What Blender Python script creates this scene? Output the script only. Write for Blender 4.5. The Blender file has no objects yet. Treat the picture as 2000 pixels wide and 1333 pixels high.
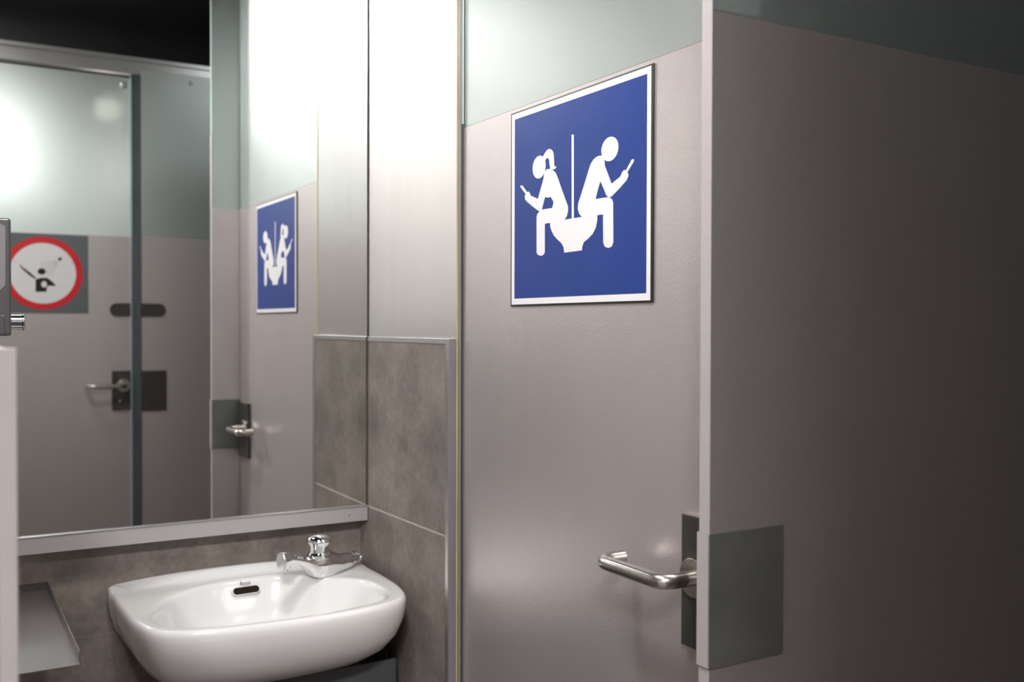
import bpy, bmesh, math, random
from mathutils import Vector, Matrix
random.seed(4)
S = bpy.context.scene
COL = S.collection

# ------------------------------------------------------------------ camera
YAW, PITCH, ROLL = 0.5287, -0.0162, -0.0026
EYE = Vector((0, 0, 1.34))
_c, _s = math.cos(YAW), math.sin(YAW)
fh = Vector((_s, _c, 0)); rh = Vector((_c, -_s, 0)); up = Vector((0, 0, 1))
fwd = fh*math.cos(PITCH) + up*math.sin(PITCH)
upv = -fh*math.sin(PITCH) + up*math.cos(PITCH)
R_ = rh*math.cos(ROLL) - upv*math.sin(ROLL)
U_ = rh*math.sin(ROLL) + upv*math.cos(ROLL)
cd = bpy.data.cameras.new('camera'); cam = bpy.data.objects.new('camera', cd); COL.objects.link(cam)
M = Matrix((R_, U_, -fwd)).transposed().to_4x4(); M.translation = EYE
cam.matrix_world = M
cd.sensor_width = 36; cd.lens = 36*1950.1/2000; cd.clip_start = 0.02
cd.dof.use_dof = True; cd.dof.focus_distance = 1.35; cd.dof.aperture_fstop = 5.0
S.camera = cam

# ------------------------------------------------------------------ world, lights, exposure
w = bpy.data.worlds.new('world'); S.world = w; w.use_nodes = True
w.node_tree.nodes['Background'].inputs[0].default_value = (0.9, 0.92, 1, 1)
w.node_tree.nodes['Background'].inputs[1].default_value = 0.02
S.view_settings.view_transform = 'Standard'; S.view_settings.look = 'None'
S.view_settings.gamma = 1; S.view_settings.use_curve_mapping = False
S.view_settings.exposure = 0.0
S.cycles.max_bounces = 12; S.cycles.glossy_bounces = 8; S.cycles.transmission_bounces = 8
S.cycles.sample_clamp_indirect = 12
S.cycles.caustics_reflective = True

def lamp(name, loc, size, power, col=(1, 1, 1), rot=(0, 0, 0), shape='DISK', size_y=None, spread=math.pi):
    l = bpy.data.lights.new(name, 'AREA'); l.energy = power; l.color = col; l.shape = shape; l.size = size
    if size_y: l.size_y = size_y
    l.spread = spread
    o = bpy.data.objects.new(name, l); o.location = loc; o.rotation_euler = rot; COL.objects.link(o)
    return o
LAMPS = [  # x, y, z, radius, watts, colour
    (0.20, 1.00, 2.24, 0.10, 11, (1.0, 0.985, 0.97)),
    (-0.05, 0.55, 2.60, 0.08, 8, (1.0, 0.97, 0.93)),
    (-0.42, -1.40, 2.90, 0.20, 45, (1.0, 0.99, 0.98)),
    (-0.88, -1.40, 2.90, 0.24, 120, (1.0, 0.99, 0.98)),
    (0.21, -1.50, 2.10, 0.20, 33, (0.99, 1.0, 1.0)),
    (1.30, 1.25, 2.60, 0.10, 4, (0.97, 1.0, 1.0)),  # added inside the cubicle to light its frosted glass from behind
]
CEIL = 2.94
for x, y, z, r, p, c in LAMPS:
    lamp('ceiling_light_beam', (x, y, z-0.002), 2*r*0.9, p, c)

# ------------------------------------------------------------------ materials
def nodes(name):
    m = bpy.data.materials.new(name); m.use_nodes = True
    nt = m.node_tree; return m, nt, nt.nodes['Principled BSDF']
def mat(name, col, rough=0.5, metal=0.0, noise=0.0, scale=20.0, bump=0.0, bscale=None, spec=0.5, stretch=(1, 1, 1),
        emit=None, trans=0.0, ior=1.45, coat=0.0, rvar=0.0, aniso=0.0, darkmul=0.75):
    m, nt, b = nodes(name)
    b.inputs['Base Color'].default_value = (*col, 1); b.inputs['Roughness'].default_value = rough
    b.inputs['Metallic'].default_value = metal; b.inputs['Specular IOR Level'].default_value = spec
    b.inputs['Transmission Weight'].default_value = trans; b.inputs['IOR'].default_value = ior
    b.inputs['Coat Weight'].default_value = coat; b.inputs['Anisotropic'].default_value = aniso
    if emit: b.inputs['Emission Color'].default_value = (*emit[0], 1); b.inputs['Emission Strength'].default_value = emit[1]
    tc = nt.nodes.new('ShaderNodeTexCoord'); mp = nt.nodes.new('ShaderNodeMapping'); mp.inputs['Scale'].default_value = stretch
    nt.links.new(tc.outputs['Object'], mp.inputs[0])
    if noise or rvar:
        n = nt.nodes.new('ShaderNodeTexNoise'); n.inputs['Scale'].default_value = scale; n.inputs['Detail'].default_value = 8
        n.inputs['Roughness'].default_value = 0.6
        nt.links.new(mp.outputs[0], n.inputs[0])
        r = nt.nodes.new('ShaderNodeMapRange'); r.inputs[1].default_value = 0.3; r.inputs[2].default_value = 0.7
        nt.links.new(n.outputs[0], r.inputs[0])
        if noise:
            mx = nt.nodes.new('ShaderNodeMix'); mx.data_type = 'RGBA'
            mx.inputs[6].default_value = (*[c*(1-noise) for c in col], 1); mx.inputs[7].default_value = (*[min(1, c*(1+noise)) for c in col], 1)
            nt.links.new(r.outputs[0], mx.inputs[0]); nt.links.new(mx.outputs[2], b.inputs['Base Color'])
        if rvar:
            r2 = nt.nodes.new('ShaderNodeMapRange'); r2.inputs[3].default_value = rough-rvar; r2.inputs[4].default_value = rough+rvar
            nt.links.new(r.outputs[0], r2.inputs[0]); nt.links.new(r2.outputs[0], b.inputs['Roughness'])
    if bump:
        n2 = nt.nodes.new('ShaderNodeTexNoise'); n2.inputs['Scale'].default_value = bscale or scale; n2.inputs['Detail'].default_value = 3
        nt.links.new(mp.outputs[0] if bscale is None else tc.outputs['Object'], n2.inputs[0])
        bp = nt.nodes.new('ShaderNodeBump'); bp.inputs['Strength'].default_value = bump; bp.inputs['Distance'].default_value = 0.001
        nt.links.new(n2.outputs[0], bp.inputs['Height']); nt.links.new(bp.outputs[0], b.inputs['Normal'])
    return m
MAT = {}
MAT['sheet'] = mat('pinkish_grey_metal_sheet', (0.58, 0.53, 0.53), 0.35, 0.74, noise=0.03, scale=3, stretch=(3, 3, .5), bump=0.2, bscale=420)
MAT['panelmetal'] = mat('brushed_wall_metal', (0.66, 0.64, 0.63), 0.31, 0.9, noise=0.03, scale=3, stretch=(8, 8, .4), bump=0.12, bscale=420)
MAT['frosted'] = mat('frosted_glass', (0.72, 0.765, 0.755), 0.37, 0.52, noise=0.03, scale=2, trans=0.88, ior=1.5, spec=0.8)
MAT['glassedge'] = mat('glass_edge', (0.60, 0.78, 0.76), 0.15, 0.0, trans=0.2, ior=1.5)
MAT['mirror'] = mat('mirror_silvering', (0.86, 0.88, 0.86), 0.0, 1.0)
MAT['tile'] = mat('taupe_stone_tile', (0.175, 0.148, 0.131), 0.5, 0.0, noise=0.30, scale=11, bump=0.15, bscale=160, spec=0.4, rvar=0.06)
MAT['grout'] = mat('grout', (0.42, 0.37, 0.33), 0.9, noise=0.1)
MAT['joint'] = mat('dark_corner_joint', (0.05, 0.035, 0.02), 0.8, noise=0.2)
MAT['alu'] = mat('satin_aluminium', (0.58, 0.575, 0.58), 0.3, 0.9, noise=0.04, scale=6, stretch=(1, 1, 1), bump=0.05, bscale=500)
MAT['alubar'] = mat('satin_aluminium_bar', (0.50, 0.48, 0.49), 0.42, 0.6, noise=0.04, scale=6, bump=0.05, bscale=500)
MAT['chrome'] = mat('chrome', (0.80, 0.80, 0.80), 0.06, 1.0, rvar=0.02, scale=30)
MAT['steel'] = mat('satin_stainless', (0.56, 0.53, 0.50), 0.24, 1.0, noise=0.04, scale=40)
MAT['darkplate'] = mat('dark_steel_plate', (0.075, 0.067, 0.062), 0.3, 0.5, noise=0.15, scale=15)
MAT['strike'] = mat('brushed_strike_plate', (0.20, 0.205, 0.20), 0.38, 0.6, noise=0.12, scale=14, bump=0.05, bscale=300, rvar=0.05)
MAT['ceramic'] = mat('white_sanitary_ceramic', (0.64, 0.63, 0.625), 0.12, 0.0, noise=0.01, scale=4, coat=0.5)
MAT['slotshade'] = mat('overflow_shade', (0.014, 0.011, 0.006), 0.8, spec=0.1)
MAT['ink'] = mat('grey_print', (0.12, 0.11, 0.12), 0.5)
MAT['blue'] = mat('sign_blue', (0.009, 0.036, 0.205), 0.42, spec=0.3, noise=0.05, scale=30, bump=0.2, bscale=500)
MAT['white'] = mat('sign_white', (0.74, 0.72, 0.74), 0.35, noise=0.01, scale=30)
MAT['black'] = mat('sign_black', (0.008, 0.008, 0.008), 0.4)
MAT['red'] = mat('sign_red', (0.60, 0.008, 0.02), 0.4, noise=0.03, scale=30)
MAT['signgrey'] = mat('sign_grey', (0.14, 0.15, 0.16), 0.3, 0.3, noise=0.04)
MAT['darkwall'] = mat('dark_painted_ceiling', (0.003, 0.003, 0.004), 0.7, noise=0.2)
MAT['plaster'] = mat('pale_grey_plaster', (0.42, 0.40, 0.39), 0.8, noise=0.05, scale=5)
MAT['shadeplaster'] = mat('shade_dark_plaster', (0.010, 0.010, 0.011), 0.8, noise=0.05, scale=5)  # near black: the dark of the unlit ends is put into the colour
MAT['seal'] = mat('yellowed_sealant', (0.55, 0.37, 0.11), 0.7, noise=0.3, scale=30, stretch=(1, 1, .2))
MAT['gasket'] = mat('grey_rubber_gasket', (0.035, 0.040, 0.042), 0.45, noise=0.1)
MAT['jamb'] = mat('grey_jamb', (0.24, 0.235, 0.235), 0.4, 0.4, noise=0.06)
MAT['zinc'] = mat('galvanised_tray', (0.27, 0.25, 0.245), 0.36, 0.8, noise=0.10, scale=5)
MAT['box'] = mat('dark_grey_cover', (0.055, 0.058, 0.06), 0.55, 0.0, noise=0.05)
MAT['disp'] = mat('dispenser_grey', (0.10, 0.095, 0.10), 0.3, 0.6, noise=0.05)
MAT['dispwin'] = mat('dispenser_window', (0.20, 0.19, 0.20), 0.15, 0.2)
MAT['lens'] = mat('lamp_lens', (0.9, 0.9, 0.9), 0.4, emit=((1, 0.98, 0.95), 6.0))
MAT['rim'] = mat('lamp_rim', (0.7, 0.7, 0.7), 0.3, 0.2)
MAT['rubber'] = mat('black_rubber', (0.012, 0.012, 0.012), 0.5)
MAT['edge'] = mat('pale_edge_strip', (0.50, 0.46, 0.465), 0.45, 0.3, noise=0.03)

# ------------------------------------------------------------------ builders
BASE = {}
def root(name, loc, label=None, cat=None, kind=None, group=None):
    o = bpy.data.objects.new(name, None); COL.objects.link(o); o.location = loc; o.empty_display_size = 0.1
    BASE[o.name] = Vector(loc); tag(o, label, cat, kind, group); return o
def tag(o, label=None, cat=None, kind=None, group=None):
    if label: o['label'] = label
    if cat: o['category'] = cat
    if kind: o['kind'] = kind
    if group: o['group'] = group
    return o
def obj(name, bm, m, parent=None, smooth=False, label=None, bevel=0.0, seg=2, angle=40):
    me = bpy.data.meshes.new(name); bmesh.ops.recalc_face_normals(bm, faces=bm.faces)
    base = Vector((0, 0, 0))
    if parent is not None: base = BASE[parent.name].copy()
    else:
        base = Vector((0, 0, 0))
    bmesh.ops.translate(bm, verts=bm.verts, vec=-base)
    bm.to_mesh(me); bm.free(); me.materials.append(MAT[m])
    o = bpy.data.objects.new(name, me); COL.objects.link(o)
    if parent is not None: o.parent = parent
    BASE[o.name] = base
    if label: o['label'] = label
    if bevel:
        b = o.modifiers.new('bevel', 'BEVEL'); b.width = bevel; b.segments = seg; b.limit_method = 'ANGLE'; b.harden_normals = True
    if smooth or bevel:
        for p in me.polygons: p.use_smooth = True
        me.set_sharp_from_angle(angle=math.radians(angle)) if not bevel else None
    return o
def hexa(bm, P):
    v = [bm.verts.new(p) for p in P]
    for f in ((0, 1, 2, 3), (7, 6, 5, 4), (0, 4, 5, 1), (1, 5, 6, 2), (2, 6, 7, 3), (3, 7, 4, 0)): bm.faces.new([v[i] for i in f])
def box(x0, x1, y0, y1, z0, z1, bm=None):
    bm = bm or bmesh.new()
    hexa(bm, [(x0, y0, z0), (x1, y0, z0), (x1, y1, z0), (x0, y1, z0), (x0, y0, z1), (x1, y0, z1), (x1, y1, z1), (x0, y1, z1)])
    return bm
def prism(pts, e1, e2, n, origin, t0, t1, bm=None):
    """polygon pts in plane (e1, e2) through origin, extruded along n from t0 to t1"""
    bm = bm or bmesh.new(); e1, e2, n, origin = map(Vector, (e1, e2, n, origin))
    a = [bm.verts.new(origin + e1*p[0] + e2*p[1] + n*t0) for p in pts]
    b = [bm.verts.new(origin + e1*p[0] + e2*p[1] + n*t1) for p in pts]
    bm.faces.new(a); bm.faces.new(b[::-1]); k = len(pts)
    for i in range(k): bm.faces.new((a[i], a[(i+1) % k], b[(i+1) % k], b[i]))
    return bm
def circle(cx, cy, rx, ry=None, n=32, a0=0, a1=2*math.pi):
    ry = ry or rx; return [(cx+rx*math.cos(a0+(a1-a0)*i/n), cy+ry*math.sin(a0+(a1-a0)*i/n)) for i in range(n)]
def ring(bm, c, n, r, t0, t1, r0=0.0, seg=32):
    """cylinder (or tube) about axis n"""
    n = Vector(n).normalized(); a = n.orthogonal().normalized(); b = n.cross(a); c = Vector(c)
    def loop(rr, t): return [bm.verts.new(c+n*t+(a*math.cos(2*math.pi*i/seg)+b*math.sin(2*math.pi*i/seg))*rr) for i in range(seg)]
    L = [loop(r, t0), loop(r, t1)]
    def br(p, q):
        for i in range(seg): bm.faces.new((p[i], p[(i+1) % seg], q[(i+1) % seg], q[i]))
    br(L[0], L[1])
    if r0 > 0:
        K = [loop(r0, t0), loop(r0, t1)]; br(K[1], K[0]); br(L[1], K[1]); br(K[0], L[0])
    else: bm.faces.new(L[0][::-1]); bm.faces.new(L[1])
    return bm
def lathe(bm, c, axis, prof, seg=40):
    n = Vector(axis).normalized(); a = n.orthogonal().normalized(); b = n.cross(a); c = Vector(c); prev = None
    for r, t in prof:
        if r < 1e-6: cur = [bm.verts.new(c+n*t)]
        else: cur = [bm.verts.new(c+n*t+(a*math.cos(2*math.pi*i/seg)+b*math.sin(2*math.pi*i/seg))*r) for i in range(seg)]
        if prev:
            for i in range(seg):
                j = (i+1) % seg
                if len(prev) == 1 and len(cur) > 1: bm.faces.new((prev[0], cur[j], cur[i]))
                elif len(cur) == 1 and len(prev) > 1: bm.faces.new((prev[i], prev[j], cur[0]))
                elif len(cur) > 1: bm.faces.new((prev[i], prev[j], cur[j], cur[i]))
        elif len(cur) > 1: bm.faces.new(cur[::-1])
        prev = cur
    if len(prev) > 1: bm.faces.new(prev)
    return bm
def tube(bm, pts, r, seg=20):
    pts = [Vector(p) for p in pts]; rs = r if isinstance(r, (list, tuple)) else [r]*len(pts)
    N = len(pts); prev = None; ref = None
    for i, p in enumerate(pts):
        t = (pts[min(i+1, N-1)]-pts[max(i-1, 0)]).normalized()
        if ref is None: ref = t.orthogonal().normalized()
        ref = (ref - t*ref.dot(t)).normalized(); b = t.cross(ref)
        cur = [bm.verts.new(p+(ref*math.cos(2*math.pi*k/seg)+b*math.sin(2*math.pi*k/seg))*rs[i]) for k in range(seg)]
        if prev:
            for k in range(seg): bm.faces.new((prev[k], prev[(k+1) % seg], cur[(k+1) % seg], cur[k]))
        else: bm.faces.new(cur[::-1])
        prev = cur
    bm.faces.new(prev); return bm
def fillet(pts, r, n=8):
    pts = [Vector(p) for p in pts]; out = [pts[0]]
    for i in range(1, len(pts)-1):
        a, b, c = pts[i-1], pts[i], pts[i+1]; p = b+(a-b).normalized()*r; q = b+(c-b).normalized()*r
        for k in range(n+1):
            t = k/n; out.append((1-t)**2*p+2*t*(1-t)*b+t*t*q)
    out.append(pts[-1]); return out
MAT['screenedge'] = mat('grey_screen_edge', (0.30, 0.265, 0.265), 0.5, 0.0, noise=0.03)
MAT['trimshade'] = mat('shaded_trim_return', (0.22, 0.225, 0.235), 0.42, 0.5, noise=0.05)  # trim aluminium darkened, the side face's shade is in its colour
MAT['darkchrome'] = mat('glare_toned_chrome', (0.32, 0.33, 0.34), 0.18, 1.0)  # chrome darkened evenly to hold down the glare on the knob
def speckle(m):
    nt = m.node_tree; b = nt.nodes['Principled BSDF']; src = b.inputs['Base Color'].links[0].from_socket
    tc = nt.nodes.new('ShaderNodeTexCoord'); n = nt.nodes.new('ShaderNodeTexNoise'); n.inputs['Scale'].default_value = 95; n.inputs['Detail'].default_value = 6
    nt.links.new(tc.outputs['Object'], n.inputs[0])
    r = nt.nodes.new('ShaderNodeMapRange'); r.inputs[1].default_value = .3; r.inputs[2].default_value = .7; r.inputs[3].default_value = .87; r.inputs[4].default_value = 1.13
    nt.links.new(n.outputs[0], r.inputs[0])
    mx = nt.nodes.new('ShaderNodeVectorMath'); mx.operation = 'SCALE'; nt.links.new(src, mx.inputs[0]); nt.links.new(r.outputs[0], mx.inputs['Scale'])
    nt.links.new(mx.outputs[0], b.inputs['Base Color'])
speckle(MAT['tile'])
MAT['post'] = mat('blue_grey_post', (0.085, 0.10, 0.11), 0.4, 0.2, noise=0.1)
MAT['globe'] = mat('warm_globe', (0.9, 0.88, 0.8), 0.4, emit=((1, 0.93, 0.78), 2.6))
PONY= [(0.0869, 0.2098), (0.0917, 0.2143), (0.0978, 0.2179), (0.1043, 0.2185), (0.1105, 0.216), (0.1146, 0.2109), (0.1158, 0.2024), (0.1164, 0.1947), (0.1183, 0.1912), (0.123, 0.1918), (0.1195, 0.1885), (0.1124, 0.1885), (0.1064, 0.1902), (0.1044, 0.1963), (0.1034, 0.2029), (0.1003, 0.2062), (0.0966, 0.2064), (0.0937, 0.2043), (0.0923, 0.2019), (0.0869, 0.2065)]
WTORSO= [(0.0919, 0.1889), (0.0979, 0.191), (0.1064, 0.1902), (0.1136, 0.1873), (0.1195, 0.1834), (0.1254, 0.1756), (0.1348, 0.1598), (0.1453, 0.1429), (0.1511, 0.1341), (0.152, 0.1271), (0.1489, 0.1199), (0.142, 0.1154), (0.1116, 0.1182), (0.1115, 0.1349), (0.1143, 0.1397), (0.115, 0.1435), (0.1114, 0.1471), (0.1078, 0.1507), (0.0994, 0.1506), (0.0926, 0.1524), (0.0883, 0.1711), (0.0899, 0.184)]
WARM= [(0.0899, 0.184), (0.0883, 0.1776), (0.0736, 0.1516), (0.0686, 0.1418), (0.0787, 0.1336), (0.0843, 0.1352), (0.0926, 0.1517), (0.0981, 0.157), (0.0992, 0.1763)]
WFORE= [(0.0417, 0.1653), (0.0481, 0.1649), (0.052, 0.1615), (0.0533, 0.1587), (0.0736, 0.1516), (0.0778, 0.1461), (0.0787, 0.1336), (0.0749, 0.1346), (0.0598, 0.142), (0.0418, 0.1519), (0.0378, 0.1557), (0.0375, 0.1604), (0.0412, 0.1634)]
WPHONE= [(0.0259, 0.1766), (0.0307, 0.1756), (0.0438, 0.1644), (0.0396, 0.1625), (0.0246, 0.1747)]
WLEG= [(0.0787, 0.1336), (0.0848, 0.1352), (0.1115, 0.1349), (0.1163, 0.1293), (0.1164, 0.1132), (0.1064, 0.1145), (0.0923, 0.1147), (0.0925, 0.0736), (0.0889, 0.0706), (0.0822, 0.0696), (0.0748, 0.0714), (0.0708, 0.0749), (0.0705, 0.1258), (0.0724, 0.1302)]
BOWL= [(0.1163, 0.1216), (0.1064, 0.1145), (0.1069, 0.1089), (0.1105, 0.1028), (0.1165, 0.0959), (0.1248, 0.0902), (0.1353, 0.0843), (0.1411, 0.0782), (0.1428, 0.0705), (0.1856, 0.071), (0.1863, 0.076), (0.1902, 0.0817), (0.2018, 0.0862), (0.211, 0.0914), (0.2177, 0.0987), (0.2206, 0.1076), (0.221, 0.1147), (0.2096, 0.1204), (0.1853, 0.1157), (0.1479, 0.1158), (0.1432, 0.116)]
BAR= [(0.1599, 0.2292), (0.165, 0.2284), (0.166, 0.1158), (0.1609, 0.1159)]
MTORSO= [(0.2272, 0.1914), (0.2193, 0.191), (0.2114, 0.1882), (0.2046, 0.1826), (0.1989, 0.1728), (0.192, 0.1605), (0.1839, 0.1468), (0.1769, 0.1356), (0.1753, 0.1277), (0.1794, 0.12), (0.1853, 0.1157), (0.1958, 0.1138), (0.2187, 0.1143), (0.2168, 0.136), (0.2219, 0.1478), (0.2274, 0.1581), (0.2318, 0.1595), (0.2374, 0.1755), (0.2361, 0.1847), (0.2327, 0.1893)]
MARM= [(0.2274, 0.1581), (0.2284, 0.169), (0.237, 0.1769), (0.2445, 0.1644), (0.252, 0.1517), (0.2559, 0.1464), (0.2517, 0.1352), (0.2452, 0.1355), (0.2408, 0.1385), (0.2341, 0.1489)]
MFORE= [(0.252, 0.1517), (0.2707, 0.1585), (0.2758, 0.1647), (0.28, 0.1658), (0.2852, 0.1635), (0.2877, 0.1576), (0.2842, 0.1524), (0.2708, 0.1447), (0.2517, 0.1352), (0.2452, 0.1361), (0.2472, 0.1474)]
MPHONE= [(0.2827, 0.1651), (0.2943, 0.1765), (0.2969, 0.1769), (0.2989, 0.1752), (0.2978, 0.1729), (0.2862, 0.1627)]
MLEG= [(0.2168, 0.136), (0.2408, 0.1357), (0.2473, 0.135), (0.2528, 0.1321), (0.2556, 0.1274), (0.2564, 0.0765), (0.2532, 0.0716), (0.2456, 0.0702), (0.2379, 0.0726), (0.2346, 0.078), (0.2339, 0.1144), (0.221, 0.1146), (0.2096, 0.1164), (0.2095, 0.1309)]
CTORSO= [(-0.0231, -0.0205), (-0.0079, -0.0152), (0.0113, -0.0148), (0.0189, -0.0194), (0.0381, -0.0379), (0.0333, -0.0412), (0.015, -0.0412), (0.0107, -0.0459), (0.0095, -0.0607), (-0.0233, -0.0623)]
CARM= [(-0.069, 0.0293), (-0.0625, 0.0191), (-0.0494, 0.0091), (-0.0344, -0.003), (-0.0212, -0.0156), (-0.025, -0.0195), (-0.042, -0.0074), (-0.0551, 0.0048), (-0.0654, 0.0149), (-0.07, 0.0251)]
CNECK= [(-0.0087, -0.0023), (-0.0002, -0.002), (0.0007, -0.0167), (-0.0098, -0.017)]
CSHOWER= [(0.0443, 0.05), (0.0531, 0.0556), (0.0579, 0.0494), (0.052, 0.0439), (0.0462, 0.0437)]

# ================================================================== room shell
tag(obj('floor', box(-1.25, 1.95, -2.0, 1.85, -0.05, 0), 'tile'), kind='structure', label='dark stone tiled washroom floor', cat='floor')
tag(obj('ceiling', box(-1.35, 2.05, -2.1, 1.95, CEIL, 3.0), 'darkwall'), kind='structure', label='black ceiling high above the cubicles', cat='ceiling')
tag(obj('wall_left', box(-1.31, -1.25, -2.1, 1.9, 0, CEIL), 'plaster'), kind='structure', label='pale wall on the left of the washroom', cat='wall')
tag(obj('wall_end', box(1.95, 2.01, -2.1, 1.9, 0, CEIL), 'shadeplaster'), kind='structure', label='wall at the right end behind the cubicles', cat='wall')
tag(obj('wall_front', box(-1.31, 2.01, -2.1, -2.0, 0, CEIL), 'shadeplaster'), kind='structure', label='wall behind the facing cubicles', cat='wall')

# back wall with its tiles under the mirror
wb = root('wall_back', (0.5, 1.85, 0), 'taupe tiled wall behind the washbasin under the mirror', 'wall', 'structure')
obj('wall_core', box(-1.25, 1.95, 1.8368, 1.90, 0, CEIL), 'grout', wb)
g = 0.0015
xs = [-1.07, -0.47, 0.13, 0.7285]
zs = [0.0, 0.205, 0.505, 0.805, 1.105]
for i in range(3):
    for j in range(4):
        obj('tile', box(xs[i]+g/2, xs[i+1]-g/2, 1.836, 1.8375, zs[j]+g/2, zs[j+1]-g/2), 'tile', wb)
obj('upper_board', box(0.04, 0.7285, 1.807, 1.842, 0.995, 2.55), 'shadeplaster', wb)

# right hand side wall : tile plane runs from A (at mirror) to B (free end)
A = Vector((0.7294, 1.80, 0)); B = Vector((0.7361, 1.4753, 0)); dAB = (A-B)
def wx(y): return A.x + (B.x-A.x)*(A.y-y)/(A.y-B.y)
def slab(y0, y1, z0, z1, off0, off1, bm=None):
    """slab lying along the side wall; off measured behind the tile face"""
    bm = bm or bmesh.new()
    hexa(bm, [(wx(y0)+off0, y0, z0), (wx(y0)+off1, y0, z0), (wx(y1)+off1, y1, z0), (wx(y1)+off0, y1, z0),
              (wx(y0)+off0, y0, z1), (wx(y0)+off1, y0, z1), (wx(y1)+off1, y1, z1), (wx(y1)+off0, y1, z1)])
    return bm
wr = root('wall_right', (0.80, 1.64, 0), 'short side wall right of the mirror, tiled below and metal clad above', 'wall', 'structure')
obj('wall_core', box(0.752, 0.80, 1.470, 1.90, 0, CEIL), 'jamb', wr)
obj('tile_bed', slab(1.478, 1.86, 0.0, 1.309, 0.0006, 0.0165), 'grout', wr)
for z0, z1 in ((0.0, 0.385), (0.388, 0.9880), (0.9920, 1.3080)):
    obj('tile', slab(1.4765, 1.84 if z0 < .9 else 1.8005, z0, z1, 0, 0.0012), 'tile', wr)
# metal cladding above the tiles: tapers from flush at the mirror to the free end
cl = bmesh.new()
hexa(cl, [(0.7490, 1.463, 1.316), (0.7515, 1.463, 1.316), (0.7515, 1.83, 1.316), (0.7296, 1.83, 1.316),
          (0.7490, 1.463, 2.55), (0.7515, 1.463, 2.55), (0.7515, 1.83, 2.55), (0.7296, 1.83, 2.55)])
obj('metal_cladding', cl, 'panelmetal', wr, label='brushed metal sheet above the tiles')
# tile profile: top strip and end strip, each an L
bm = slab(1.4655, 1.8005, 1.3078, 1.3168, -0.0012, 0.014)
obj('tile_trim', bm, 'alu', wr, bevel=0.0008, label='satin aluminium trim along the top of the tiles')
bm = slab(1.4655, 1.4762, 0.0, 1.3092, -0.0012, 0.002)
obj('tile_trim', bm, 'alu', wr, bevel=0.0006, label='satin aluminium trim along the free edge of the tiles')
obj('trim_return', slab(1.4625, 1.4655, 0.0, 1.3168, -0.0010, 0.0165), 'trimshade', wr, bevel=0.0006, label='return of the trim facing the camera, shade put into its colour')
obj('corner_joint', box(0.7268, 0.7300, 1.7975, 1.7998, 0.9915, 1.3165), 'joint', wr, label='dark dirty silicone joint beside the mirror')

# ================================================================== mirror + bar
mr = root('mirror', (0.38, 1.806, 0.99), 'large frameless mirror above the washbasin, resting on an aluminium bar', 'mirror')
obj('mirror_glass', box(0.045, 0.7284, 1.800, 1.8065, 0.9915, 2.54), 'mirror', mr)
br = root('mirror_ledge', (0.42, 1.836, 0.963), 'long satin aluminium bar under the mirror', 'ledge')
obj('bar', box(0.05, 0.7283, 1.796, 1.8358, 0.9627, 0.9900), 'alubar', br, bevel=0.0008)
obj('lip', box(0.05, 0.7283, 1.7945, 1.7975, 0.9895, 0.9925), 'alu', br, bevel=0.0006)
b = bmesh.new(); lathe(b, (0.6905, 1.796, 0.977), (0, -1, 0), [(0.0022, 0), (0.0018, 0.0008), (0, 0.0012)], 16)
obj('screw', b, 'alu', br, smooth=True)

# ================================================================== cubicle door with the blue sign
XD = 0.7565
d1 = root('door_1', (XD+0.006, 1.4533, 0.0), 'closed cubicle door carrying the blue square sign, frosted glass above grey metal sheet', 'door', 'structure')
obj('glass_panel', box(XD+0.0015, XD+0.0095, 0.786, 1.4533, 0.02, 2.32), 'frosted', d1, label='frosted glass, left bare above the metal sheet', bevel=0.0006)
obj('metal_sheet', box(XD, XD+0.0013, 0.786, 1.4533, 0.02, 1.6613), 'sheet', d1, label='pinkish grey metal sheet covering the lower door')
obj('frosted_film', box(XD+0.0004, XD+0.0014, 0.80, 1.4415, 1.6620, 2.31), 'frosted', d1)
def lever(parent, origin, ax, out, length, proj, r, back):
    """a bent tube lever: origin at the hub on the plate, ax along the lever, out away from the door"""
    origin, ax, out = Vector(origin), Vector(ax), Vector(out)
    p = [origin, origin+out*proj, origin+out*proj+ax*length, origin+out*(proj-back)+ax*length]
    b = bmesh.new(); tube(b, fillet(p, 0.019, 10), r, 24)
    h = obj('lever_handle', b, 'steel', parent, smooth=True, bevel=0.0005, label='satin steel bent tube lever')
    b = bmesh.new(); ring(b, origin, out, 0.0225, 0.0, 0.006, seg=40)
    rs = obj('rosette', b, 'steel', h, smooth=True, bevel=0.001)
    return h
bp1 = obj('lock_plate', box(XD-0.009, XD, 0.797, 0.8915, 0.972, 1.1222), 'darkplate', d1, bevel=0.0012, label='dark steel lock plate behind the lever')
obj('plate_lip', box(XD-0.0092, XD, 0.797, 0.8915, 1.1223, 1.1236), 'steel', bp1)
lever(bp1, (XD-0.009, 0.866, 1.0545), (0, 1, 0), (-1, 0, 0), 0.121, 0.0475, 0.0088, 0.036)

# seal and jamb strips between the side wall and the door
jb = root('trim_1', (0.757, 1.458, 0), 'narrow jamb with yellowed sealant between side wall and signed door', 'trim', 'structure')
obj('metal_strip', box(0.7495, 0.7580, 1.4548, 1.4622, 0.0, 2.55), 'jamb', jb)
obj('seal_line', box(0.7486, 0.7496, 1.4600, 1.4628, 0.0, 2.55), 'seal', jb, label='yellowed sealant line')
obj('rubber_strip', box(0.7530, 0.7560, 1.4536, 1.4549, 0.0, 1.668), 'gasket', jb)
obj('glass_channel', box(0.7550, 0.7565, 1.4530, 1.4549, 1.668, 2.55), 'glassedge', jb)

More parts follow.
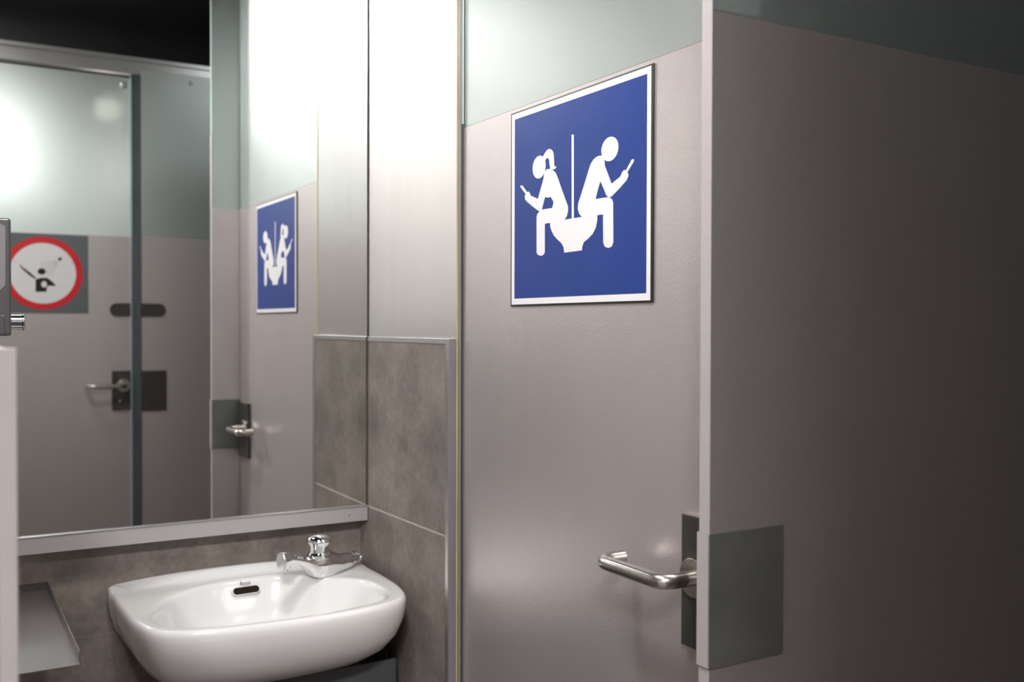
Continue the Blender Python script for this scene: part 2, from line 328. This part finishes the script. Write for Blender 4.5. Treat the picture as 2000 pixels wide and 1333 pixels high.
# ================================================================== partition whose edge stands in front of the door
pt = root('cubicle_partition', (1.3, 0.775, 0), 'tall dark cubicle partition at right, seen edge on, with square steel plate', 'partition')
obj('glass_panel', box(0.6815, 1.945, 0.7705, 0.7795, 0.02, 2.32), 'frosted', pt, label='frosted glass, left bare above the metal sheet')
obj('metal_sheet', box(0.6812, 1.945, 0.768, 0.7704, 0.02, 1.6563), 'sheet', pt, label='grey metal sheet on the near face')
obj('metal_sheet', box(0.6812, 1.945, 0.7796, 0.782, 0.02, 1.6613), 'sheet', pt, label='grey metal sheet on the face towards the mirror')
obj('edge_strip', box(0.6795, 0.6812, 0.7675, 0.7825, 0.02, 1.867), 'edge', pt, bevel=0.0004, label='pale edge strip on the free end')
obj('edge_strip', box(0.6802, 0.6814, 0.7695, 0.7805, 1.868, 2.32), 'glassedge', pt, label='bare polished glass edge')
bm = box(0.6782, 0.7820, 0.7655, 0.7845, 0.9912, 1.1290)
sp = obj('strike_plate', bm, 'strike', pt, bevel=0.0009, label='square grey steel strike box wrapped round the free edge')
obj('plate_edge', box(0.6776, 0.6783, 0.7665, 0.7835, 0.9925, 1.1285), 'edge', sp)

# ================================================================== blue sign
sg = root('blue_sign', (XD, 1.2911, 1.3687), 'blue square sign of two white figures sharing a toilet, on the cubicle door', 'sign')
O = Vector((XD, 1.2911, 1.3687)); E1 = (0, -1, 0); E2 = (0, 0, 1); NN = (-1, 0, 0)
W_, H_ = 0.3319, 0.2858
def rect(a, b, c, d): return [(a, c), (b, c), (b, d), (a, d)]
obj('backing', prism(rect(-0.0045, W_+0.0035, -0.0015, H_+0.0010), E1, E2, NN, O, 0.0, 0.0022), 'black', sg, label='thin black rim behind the white border')
obj('white_border', prism(rect(-0.0012, W_-0.0004, 0.0015, H_-0.0012), E1, E2, NN, O, 0.0022, 0.0025), 'white', sg)
obj('blue_field', prism(rect(0.0075, W_-0.0080, 0.0105, H_-0.0095), E1, E2, NN, O, 0.0025, 0.0028), 'blue', sg)
def print_part(name, polys, parent=sg, m='white', e1=E1, e2=E2, n=NN, o=O, t=0.0028, label=None):
    bm = bmesh.new()
    for i, P in enumerate(polys): prism(P, e1, e2, n, o, t, t+0.0003+0.00002*i, bm)
    return obj(name, bm, m, parent, label=label)
print_part('seated_woman', [circle(0.2305*W_, 0.688*H_, 0.0176, 0.0162), PONY, WTORSO, WARM, WFORE, WPHONE, WLEG], label='white ponytailed figure looking at a phone')
print_part('seated_man', [circle(0.747*W_, 0.688*H_, 0.0185, 0.0155), MTORSO, MARM, MFORE, MPHONE, MLEG], label='white bald figure looking at a phone')
print_part('toilet_bowl', [BOWL])
print_part('divider_line', [BAR])

# ================================================================== facing cubicle fronts (seen in the mirror)
YF = -0.049
hd = root('header_rail', (1.0, YF-0.02, 2.19), 'metal header rail above the facing cubicles, seen in the mirror', 'rail')
obj('rail_face', box(0.11, 1.945, YF-0.045, YF-0.012, 2.205, 2.262), 'alu', hd, bevel=0.002)
obj('rail_flange', box(0.11, 1.945, YF-0.045, YF-0.004, 2.250, 2.264), 'alu', hd, bevel=0.001)
d2 = root('door_2', (0.13, YF, 0), 'facing cubicle door with the round red sign, seen in the mirror', 'door', 'structure')
obj('glass_panel', box(0.12, 0.602, YF-0.0105, YF-0.0015, 0.02, 2.188), 'frosted', d2, bevel=0.0006, label='frosted glass, left bare above the metal sheet')
obj('metal_sheet', box(0.12, 0.6015, YF-0.0014, YF, 0.02, 1.640), 'sheet', d2, label='grey metal sheet covering the lower door')
obj('glass_edge', box(0.6022, 0.6085, YF-0.011, YF+0.0005, 1.642, 2.188), 'glassedge', d2)
lp2 = obj('lock_plate', box(0.541, 0.6018, YF, YF+0.010, 1.043, 1.178), 'darkplate', d2, bevel=0.0012, label='dark lock plate under the lever')
for z in (1.166, 1.074):
    b = bmesh.new(); lathe(b, (0.566, YF+0.010, z), (0, 1, 0), [(0.0045 if z < 1.1 else .0025, 0), (0.003 if z < 1.1 else .002, 0.0012), (0, 0.0016)], 20)
    obj('screw', b, 'steel', lp2, smooth=True)
lever(lp2, (0.578, YF+0.010, 1.128), (-1, 0, 0), (0, 1, 0), 0.116, 0.045, 0.0078, 0.034)
def stadium_half(xc, z0, z1, x_end):
    r = (z1-z0)/2; zc = (z0+z1)/2
    if x_end > xc: return [(xc, z0)] + [(x_end-r+r*math.cos(a), zc+r*math.sin(a)) for a in [(-.5+i/16)*math.pi for i in range(17)]] + [(xc, z1)]
    return [(xc, z1)] + [(x_end+r+r*math.cos(a), zc+r*math.sin(a)) for a in [(.5+i/16)*math.pi for i in range(17)]] + [(xc, z0)]
obj('latch_cap', prism(stadium_half(0.602, 1.366, 1.411, 0.535), (1, 0, 0), (0, 0, 1), (0, 1, 0), (0, YF, 0), 0, 0.006), 'darkplate', d2, bevel=0.001, label='dark rounded latch cap')
b = bmesh.new(); lathe(b, (0.583, YF, 2.160), (0, 1, 0), [(0.011, -0.0015), (0.011, 0.004), (0.008, 0.006), (0, 0.007)], 24)
obj('glass_bolt', b, 'alu', d2, smooth=True)
# post between door and fixed panel
tag(obj('trim_2', box(0.6090, 0.6395, YF-0.040, YF-0.006, 0.0, 2.20), 'post', bevel=0.001), kind='structure', label='dark gap post between facing door and fixed panel, seen in mirror', cat='trim')
fp = root('facing_partition', (1.3, YF, 0), 'fixed frosted glass and metal panel right of the facing door, seen in the mirror', 'partition')
obj('glass_panel', box(0.640, 1.945, YF-0.0105, YF-0.0015, 0.02, 2.222), 'frosted', fp, bevel=0.0006, label='frosted glass, left bare above the metal sheet')
obj('metal_sheet', box(0.640, 1.945, YF-0.0014, YF, 0.02, 1.644), 'sheet', fp)
st2 = obj('strike_plate', box(0.6385, 0.7215, YF, YF+0.006, 1.036, 1.1765), 'darkplate', fp, bevel=0.001, label='dark square strike plate')
obj('latch_cap', prism(stadium_half(0.6385, 1.366, 1.411, 0.7195), (1, 0, 0), (0, 0, 1), (0, 1, 0), (0, YF, 0), 0, 0.006), 'darkplate', fp, bevel=0.001, label='dark rounded latch keeper')
b = bmesh.new(); lathe(b, (0.808, YF, 2.195), (0, 1, 0), [(0.006, -0.0015), (0.006, 0.003), (0, 0.005)], 20)
obj('glass_bolt', b, 'alu', fp, smooth=True)
dv = root('rear_light_baffle', (0.625, -0.7, 0), 'unseen panel added behind the facing cubicle fronts to block light', 'partition')  # added unseen baffle, keeps passage light off the fixed facing panel
obj('panel', box(0.618, 0.632, -1.30, YF-0.045, 0.02, 2.20), 'sheet', dv)
gl = root('added_globe', (0.618, -0.17, 2.10), 'small warm globe added to make the yellow spot in the facing door glass', 'lamp')  # added glowing globe, made for the soft yellow spot in the glass
b = bmesh.new(); lathe(b, (0.552, -0.190, 2.100), (0, 0, 1), [(0.0, -0.042)] + [(0.042*math.cos(a), 0.042*math.sin(a)) for a in [math.radians(d) for d in range(-75, 80, 15)]] + [(0, 0.042)], 28)
obj('globe', b, 'globe', gl, smooth=True)
b = bmesh.new(); tube(b, fillet([(0.552, -0.190, 2.14), (0.552, -0.190, 2.165), (0.618, -0.190, 2.165)], 0.02), 0.005, 12)
obj('arm', b, 'rim', gl, smooth=True)
# round sign
cs = root('round_sign', (0.329, YF, 1.507), 'round red and white no splashing sign on grey square, seen in the mirror', 'sign')
O2 = Vector((0.329, YF, 1.507)); C1 = (1, 0, 0); C2 = (0, 0, 1); CN = (0, 1, 0)
obj('backing', prism(rect(-0.138, 0.139, -0.132, 0.131), C1, C2, CN, O2, 0, 0.0020), 'signgrey', cs, label='grey square backing')
bm = bmesh.new(); ring(bm, O2, CN, 0.1215, 0.0020, 0.0026, r0=0.1005, seg=96); obj('red_ring', bm, 'red', cs)
obj('white_disc', prism(circle(0, 0, 0.1005, n=96), C1, C2, CN, O2, 0.0020, 0.0024), 'white', cs)
print_part('splashing_figure', [CTORSO, CARM, circle(-0.0045, 0.0060, 0.0122, 0.0105)], cs, 'black', C1, C2, CN, O2, 0.0024)
print_part('figure_gap', [circle(0.0025, -0.0365, 0.0085, 0.0105)], cs, 'white', C1, C2, CN, O2, 0.0027)
print_part('shower_head', [CSHOWER], cs, 'black', C1, C2, CN, O2, 0.0024)
dots = []
for i in range(6):
    for j in range(9):
        d = 0.012+0.0085*i; a = math.radians(192 + 7.2*j)
        dots.append(circle(0.047+d*math.cos(a), 0.045+d*math.sin(a), 0.0010, n=6))
sd = print_part('spray_dots', dots, cs, 'black', C1, C2, CN, O2, 0.0024); sd['kind'] = 'stuff'

# ================================================================== low screen beside the camera
ls = root('low_screen', (0.046, 1.18, 0), 'blurred low grey screen standing at the far left edge', 'partition')
obj('panel', box(0.0405, 0.0505, 0.752, 1.60, 0.02, 1.3215), 'sheet', ls)
obj('edge_strip', box(0.0396, 0.0512, 0.748, 0.752, 0.02, 1.3235), 'screenedge', ls, bevel=0.0008, label='pale edge strip on the near end')

# ================================================================== dispenser at the left edge
dp = root('soap_dispenser', (0.06, 1.80, 1.32), 'dark metal dispenser with round knob at the left edge of the mirror', 'dispenser')
obj('body', box(-0.03, 0.1065, 1.66, 1.7995, 1.3215, 1.497), 'disp', dp, bevel=0.004, seg=3)
obj('front_window', prism([(-0.02, 1.385), (0.088, 1.385), (0.099, 1.397), (0.099, 1.484), (0.088, 1.490), (-0.02, 1.490)], (1, 0, 0), (0, 0, 1), (0, -1, 0), (0, 1.66, 0), 0.0, 0.0015), 'dispwin', dp, bevel=0.0008, label='paler inset window')
obj('lower_cover', box(-0.02, 0.097, 1.6575, 1.66, 1.324, 1.352), 'disp', dp, bevel=0.0006)
b = bmesh.new(); lathe(b, (0.1065, 1.69, 1.342), (1, 0, 0), [(0.0115, 0), (0.0115, 0.016), (0.0125, 0.0165), (0.0125, 0.0185), (0.0105, 0.0195), (0, 0.0200)], 40)
obj('knob', b, 'darkchrome', dp, smooth=True, bevel=0.0005)

# ================================================================== tray at lower left
ty = root('metal_tray', (0.12, 1.836, 0.893), 'galvanised metal tray with upturned edge on the wall, lower left', 'tray')
obj('tray_floor', box(-0.08, 0.1690, 1.4085, 1.8355, 0.8916, 0.8932), 'zinc', ty)
obj('tray_edge', box(0.1690, 0.1704, 1.4200, 1.8355, 0.8916, 0.9075), 'zinc', ty, bevel=0.0004, label='upturned right edge')
obj('rear_flange', box(-0.08, 0.1690, 1.8340, 1.8355, 0.8932, 0.9060), 'darkplate', ty)

# ================================================================== washbasin
def spline(pts, n):
    k = len(pts); P = [Vector((p[0], p[1])) for p in pts]; out = []
    for i in range(k):
        a, b, c, d = P[i-1], P[i], P[(i+1) % k], P[(i+2) % k]
        for j in range(12):
            t = j/12
            out.append(0.5*((2*b)+(c-a)*t+(2*a-5*b+4*c-d)*t*t+(3*b-a-3*c+d)*t**3))
    return out
def by_angle(poly, c, n):
    res = []; k = len(poly)
    for i in range(n):
        a = 2*math.pi*i/n; d = Vector((math.cos(a), math.sin(a))); best = None
        for j in range(k):
            p, q = poly[j]-c, poly[(j+1) % k]-c; e = q-p; den = d.x*e.y-d.y*e.x
            if abs(den) < 1e-12: continue
            t = (p.x*e.y-p.y*e.x)/den; s = (p.x*d.y-p.y*d.x)/den
            if t > 0 and -1e-6 <= s <= 1+1e-6: best = t if best is None else max(best, t)
        res.append(c+d*best)
    return res
outer = [(0.2665, 1.8355), (0.2650, 1.790), (0.2660, 1.700), (0.2695, 1.620), (0.2850, 1.552), (0.3150, 1.524), (0.380, 1.504), (0.480, 1.493),
         (0.580, 1.497), (0.650, 1.511), (0.6930, 1.540), (0.7120, 1.600), (0.7170, 1.680), (0.7160, 1.760), (0.7140, 1.8355)]
back = [(0.62, 1.8355), (0.52, 1.8355), (0.42, 1.8355), (0.33, 1.8355)]
inner = [(0.2980, 1.615), (0.3110, 1.672), (0.350, 1.733), (0.4164, 1.776), (0.4825, 1.790), (0.545, 1.786), (0.588, 1.757), (0.616, 1.716),
         (0.645, 1.697), (0.668, 1.672), (0.678, 1.630), (0.672, 1.572), (0.640, 1.532), (0.5416, 1.5125), (0.430, 1.5165), (0.355, 1.533), (0.3124, 1.563)]
NB = 144
CI = Vector((0.485, 1.655))
so = spline(outer+back, 0); so = [Vector((p.x, min(p.y, 1.8355))) for p in so]
OO = by_angle(so, CI, NB); II = by_angle(spline(inner, 0), CI, NB)
def sm(t): t = max(0, min(1, t)); return t*t*(3-2*t)
ZR = 0.882
def lipz(p):
    arc = max(0, 1-((p.x-0.475)/0.235)**2)**0.7
    return 0.0165*sm((p.y-1.806)/0.016)*arc
bm = bmesh.new(); loops = []
def add(loop, zf): loops.append([bm.verts.new((p.x, p.y, zf(p) if callable(zf) else zf)) for p in loop])
CB = Vector((0.487, 1.8355))
def down(k, inset=0.0): return [Vector((CB.x+(p.x-CB.x)*k, CB.y+(p.y-CB.y)*k)) for p in OO]
for k, z in ((0.30, 0.742), (0.50, 0.7435), (0.66, 0.752), (0.79, 0.768), (0.885, 0.789), (0.95, 0.815), (0.985, 0.842), (0.998, 0.862), (1.0, 0.872)): add(down(k), z)
def mixl(t): return [o.lerp(i, t) for o, i in zip(OO, II)]
def shift(d): return [o+(i-o).normalized()*min(d, (i-o).length*0.3) for o, i in zip(OO, II)]
add(shift(0.0012), lambda p: ZR-0.0045+lipz(p)); add(shift(0.0038), lambda p: ZR-0.0012+lipz(p)); add(shift(0.007), lambda p: ZR+lipz(p))
for t in (0.35, 0.5, 0.65, 0.8): add(mixl(t), lambda p: ZR+lipz(p))
def toward(k): return [CI+(p-CI)*k for p in II]
add(toward(1.025), ZR-0.0002); add(toward(1.0), ZR-0.0016); add(toward(0.975), ZR-0.006)
for k, z in ((0.95, 0.868), (0.90, 0.850), (0.83, 0.828), (0.72, 0.806), (0.55, 0.790), (0.35, 0.781), (0.15, 0.777)): add(toward(k), z)
for a, b_ in zip(loops[:-1], loops[1:]):
    for i in range(NB):
        j = (i+1) % NB; bm.faces.new((a[i], a[j], b_[j], b_[i]))
bm.faces.new(loops[0][::-1]); bm.faces.new(loops[-1])
ws = root('washbasin', (0.49, 1.836, 0.882), 'small white ceramic washbasin mounted on the tiled wall under the mirror', 'washbasin')
bo = obj('basin', bm, 'ceramic', ws, smooth=True, angle=60)
# overflow slot and maker's print on the inner back slope
def slot_pts(w_, h_): 
    r = h_/2; return [(w_/2-r+r*math.cos(a), r*math.sin(a)) for a in [(-.5+i/10)*math.pi for i in range(11)]] + [(-w_/2+r+r*math.cos(a), r*math.sin(a)) for a in [(.5+i/10)*math.pi for i in range(11)]]
SN = Vector((0.06, -0.86, 0.50)).normalized(); SX = Vector((1, 0.06, 0)).normalized(); SX = (SX-SN*SX.dot(SN)).normalized(); SY = SN.cross(SX)
if SY.z < 0: SY = -SY
SO = Vector((0.4875, 1.7745, 0.8640))
ov = obj('overflow_slot', prism(slot_pts(0.0475, 0.0125), SX, SY, SN, SO, -0.006, 0.0012), 'slotshade', ws, label='oval overflow slot, its inner shade put in as a dark solid')  # solid oval, nothing cut; dark colour stands for the shade inside
obj('slot_rim', prism(slot_pts(0.0505, 0.0150), SX, SY, SN, SO, -0.007, 0.0007), 'ceramic', ov)
fc = bpy.data.curves.new('lettering', 'FONT'); fc.body = 'Roca'; fc.size = 0.0095; fc.align_x = 'CENTER'; fc.extrude = 0.0001; fc.offset = 0.0001
to = bpy.data.objects.new('lettering', fc); COL.objects.link(to)
dg = bpy.context.evaluated_depsgraph_get(); me = bpy.data.meshes.new_from_object(to.evaluated_get(dg)); bpy.data.objects.remove(to)
TN = SN; TO = SO + SY*0.0100 + SN*0.0010
mm = Matrix((SX, SY, TN)).transposed().to_4x4(); mm.translation = TO - BASE[ws.name]
me.transform(mm); me.materials.clear(); me.materials.append(MAT['ink'])
lo = bpy.data.objects.new('lettering', me); COL.objects.link(lo); lo.parent = ws; lo['label'] = 'small grey maker name above the overflow slot'
b = bmesh.new(); lathe(b, (0.485, 1.655, 0.7765), (0, 0, 1), [(0.022, 0), (0.022, 0.002), (0.018, 0.003), (0.006, 0.0015), (0, 0.0012)], 32)
obj('drain', b, 'chrome', ws, smooth=True)

# ================================================================== tap
TA = Vector((0.682, 1.7660, 0)); AX = Vector((0.5250, 1.700, 0))-TA; AX.normalize(); SD = Vector((-AX.y, AX.x, 0))
sec = [  # distance along the tap, bottom z, top z, half width, ridge width share, foot width share
    (-0.004, .893, .905, .0060, .6, .6), (0, .888, .9095, .0095, .6, .6), (0.005, .884, .9125, .0125, .55, .6), (0.022, .883, .9135, .0135, .5, .6), (0.026, .882, .9135, .0145, .45, .6),
    (0.040, .8815, .9185, .0190, .40, .62), (0.052, .881, .9245, .0220, .45, .66), (0.062, .881, .9285, .0235, .60, .68), (0.074, .881, .9290, .0240, .70, .68),
    (0.086, .8815, .9265, .0225, .60, .66), (0.096, .886, .9245, .0195, .45, .6), (0.106, .899, .9240, .0160, .40, .55), (0.120, .909, .9265, .0130, .40, .55),
    (0.138, .916, .9325, .0118, .45, .6), (0.150, .917, .9375, .0118, .5, .65), (0.157, .912, .9400, .0120, .6, .7), (0.165, .9105, .9410, .0118, .65, .75), (0.168, .9115, .9400, .0108, .65, .75)]
bm = bmesh.new(); prev = None
for s, z0, z1, hw, rw, fw in sec:
    c = TA+AX*s; dz = z1-z0
    half = [(0.0, 1.0), (rw*.6, .995), (rw, .95), ((rw+1)/2+.02, .74), (1.0, .56), (1.0, .47), ((fw+1)/2, .22), (fw, .03), (fw*.7, 0.0), (0.0, 0.0)]
    prof = half + [(-a_, b_) for a_, b_ in half[-2:0:-1]]
    cur = [bm.verts.new(c+SD*(a_*hw)+Vector((0, 0, z0+b_*dz))) for a_, b_ in prof]; K = len(cur)
    if prev:
        for i in range(K): bm.faces.new((prev[i], prev[(i+1) % K], cur[(i+1) % K], cur[i]))
    else: bm.faces.new(cur[::-1])
    prev = cur
bm.faces.new(prev)
tp = root('push_tap', (0.645, 1.750, 0.882), 'chrome push button tap on the right rear corner of the washbasin', 'tap')
obj('body', bm, 'chrome', tp, smooth=True, angle=50)
KC = TA+AX*0.078; kz = 0.9245
b = bmesh.new(); lathe(b, (KC.x, KC.y, kz), (0, 0, 1), [(0.0225, -0.006), (0.0225, -0.001), (0.0200, 0.0015), (0.0195, 0.0025), (0.0185, 0.003)], 40)
obj('collar', b, 'chrome', tp, smooth=True)
b = bmesh.new(); lathe(b, (KC.x, KC.y, kz), (0, 0, 1), [(0.0180, 0.000), (0.0178, 0.0135), (0.0188, 0.0175), (0.0215, 0.0205), (0.0224, 0.0225), (0.0222, 0.0245), (0.0196, 0.0288), (0.0120, 0.0322), (0.005, 0.0334), (0, 0.0336)], 44)
obj('push_button', b, 'chrome', tp, smooth=True, angle=60)
b = bmesh.new(); OC = TA+AX*0.156; lathe(b, (OC.x, OC.y, 0.913), (0, 0, -1), [(0.0088, -0.004), (0.0088, 0.004), (0.0070, 0.0045), (0.0070, 0.002), (0, 0.002)], 24)
obj('outlet', b, 'chrome', tp, smooth=True)
b = bmesh.new(); t0 = Vector((TA.x, TA.y, 0.8975))
tube(b, [t0, t0-AX*0.010, t0-AX*0.016, t0-AX*0.030+Vector((0, 0, .002))], [0.0075, 0.0075, 0.0055, 0.0055], 16)
ring(b, t0-AX*0.024+Vector((0, 0, .001)), AX, 0.0085, -0.003, 0.003, seg=6)
obj('supply_valve', b, 'chrome', tp, smooth=True, angle=40)
b = bmesh.new(); v0 = t0-AX*0.024+Vector((0, 0, 0.002)); tube(b, [v0, v0+SD*-0.010+Vector((0, 0, .004)), v0+SD*-0.018+Vector((0, 0, .0055))], [0.003, 0.0045, 0.003], 12)
obj('valve_key', b, 'chrome', tp, smooth=True)

# ================================================================== below the basin
tr = root('waste_trap', (0.50, 1.74, 0.5), 'dark waste trap hanging under the washbasin', 'pipe')
b = bmesh.new(); lathe(b, (0.50, 1.72, 0.742), (0, 0, -1), [(0.035, 0), (0.035, 0.03), (0.028, 0.035), (0.016, 0.04), (0.016, 0.10), (0.04, 0.11), (0.04, 0.18), (0.03, 0.19), (0, 0.19)], 32)
obj('trap_body', b, 'rubber', tr, smooth=True)
b = bmesh.new(); tube(b, fillet([(0.50, 1.72, 0.60), (0.50, 1.775, 0.60), (0.50, 1.836, 0.60)], 0.01), 0.016, 20)
obj('outlet_pipe', b, 'rubber', tr, smooth=True)
cv = root('pipe_cover', (0.62, 1.73, 0.30), 'dark grey cover box under the right half of the washbasin', 'box')
obj('shell', box(0.36, 0.7105, 1.618, 1.625, 0.30, 0.7495), 'box', cv, bevel=0.0015)
obj('side_panel', box(0.7090, 0.7105, 1.66, 1.8355, 0.30, 0.7495), 'box', cv)
b = bmesh.new(); lathe(b, (0.655, 1.735, 0.735), (0, 0, 1), [(0.045, 0), (0.050, 0.004), (0.050, 0.014), (0.046, 0.018), (0.040, 0.022)], 40)
gk = root('basin_gasket', (0.655, 1.735, 0.735), 'black rubber ring between washbasin and grey cover box', 'gasket')
obj('rubber_ring', b, 'rubber', gk, smooth=True)

# ================================================================== lamps on the ceiling (out of frame; the one in the signed cubicle is added)
for i, (x, y, z, r, p, c) in enumerate(LAMPS):
    lt = root('ceiling_lamp', (x, y, CEIL), 'round pendant lamp above ' + ('the washbasin space', 'the camera position', 'the passage behind the doorway', 'the passage by the left wall', 'the passage behind the facing door', 'the signed cubicle, added to light its glass')[i], 'lamp')
    b = bmesh.new(); lathe(b, (x, y, z+0.035), (0, 0, -1), [(r, 0), (r, 0.03), (r-0.01, 0.034), (r-0.012, 0.028), (r-0.012, 0.022)], 40); obj('lamp_housing', b, 'rim', lt, smooth=True)
    b = bmesh.new(); lathe(b, (x, y, z+0.035), (0, 0, -1), [(r-0.012, 0.023), (r*0.7, 0.026), (0, 0.028)], 40); obj('lamp_lens', b, 'lens', lt, smooth=True)
    if CEIL-z > 0.06:
        b = bmesh.new(); ring(b, (x, y, z+0.03), (0, 0, 1), 0.006, 0, CEIL-z-0.03, seg=12); obj('stem', b, 'rim', lt, smooth=True)
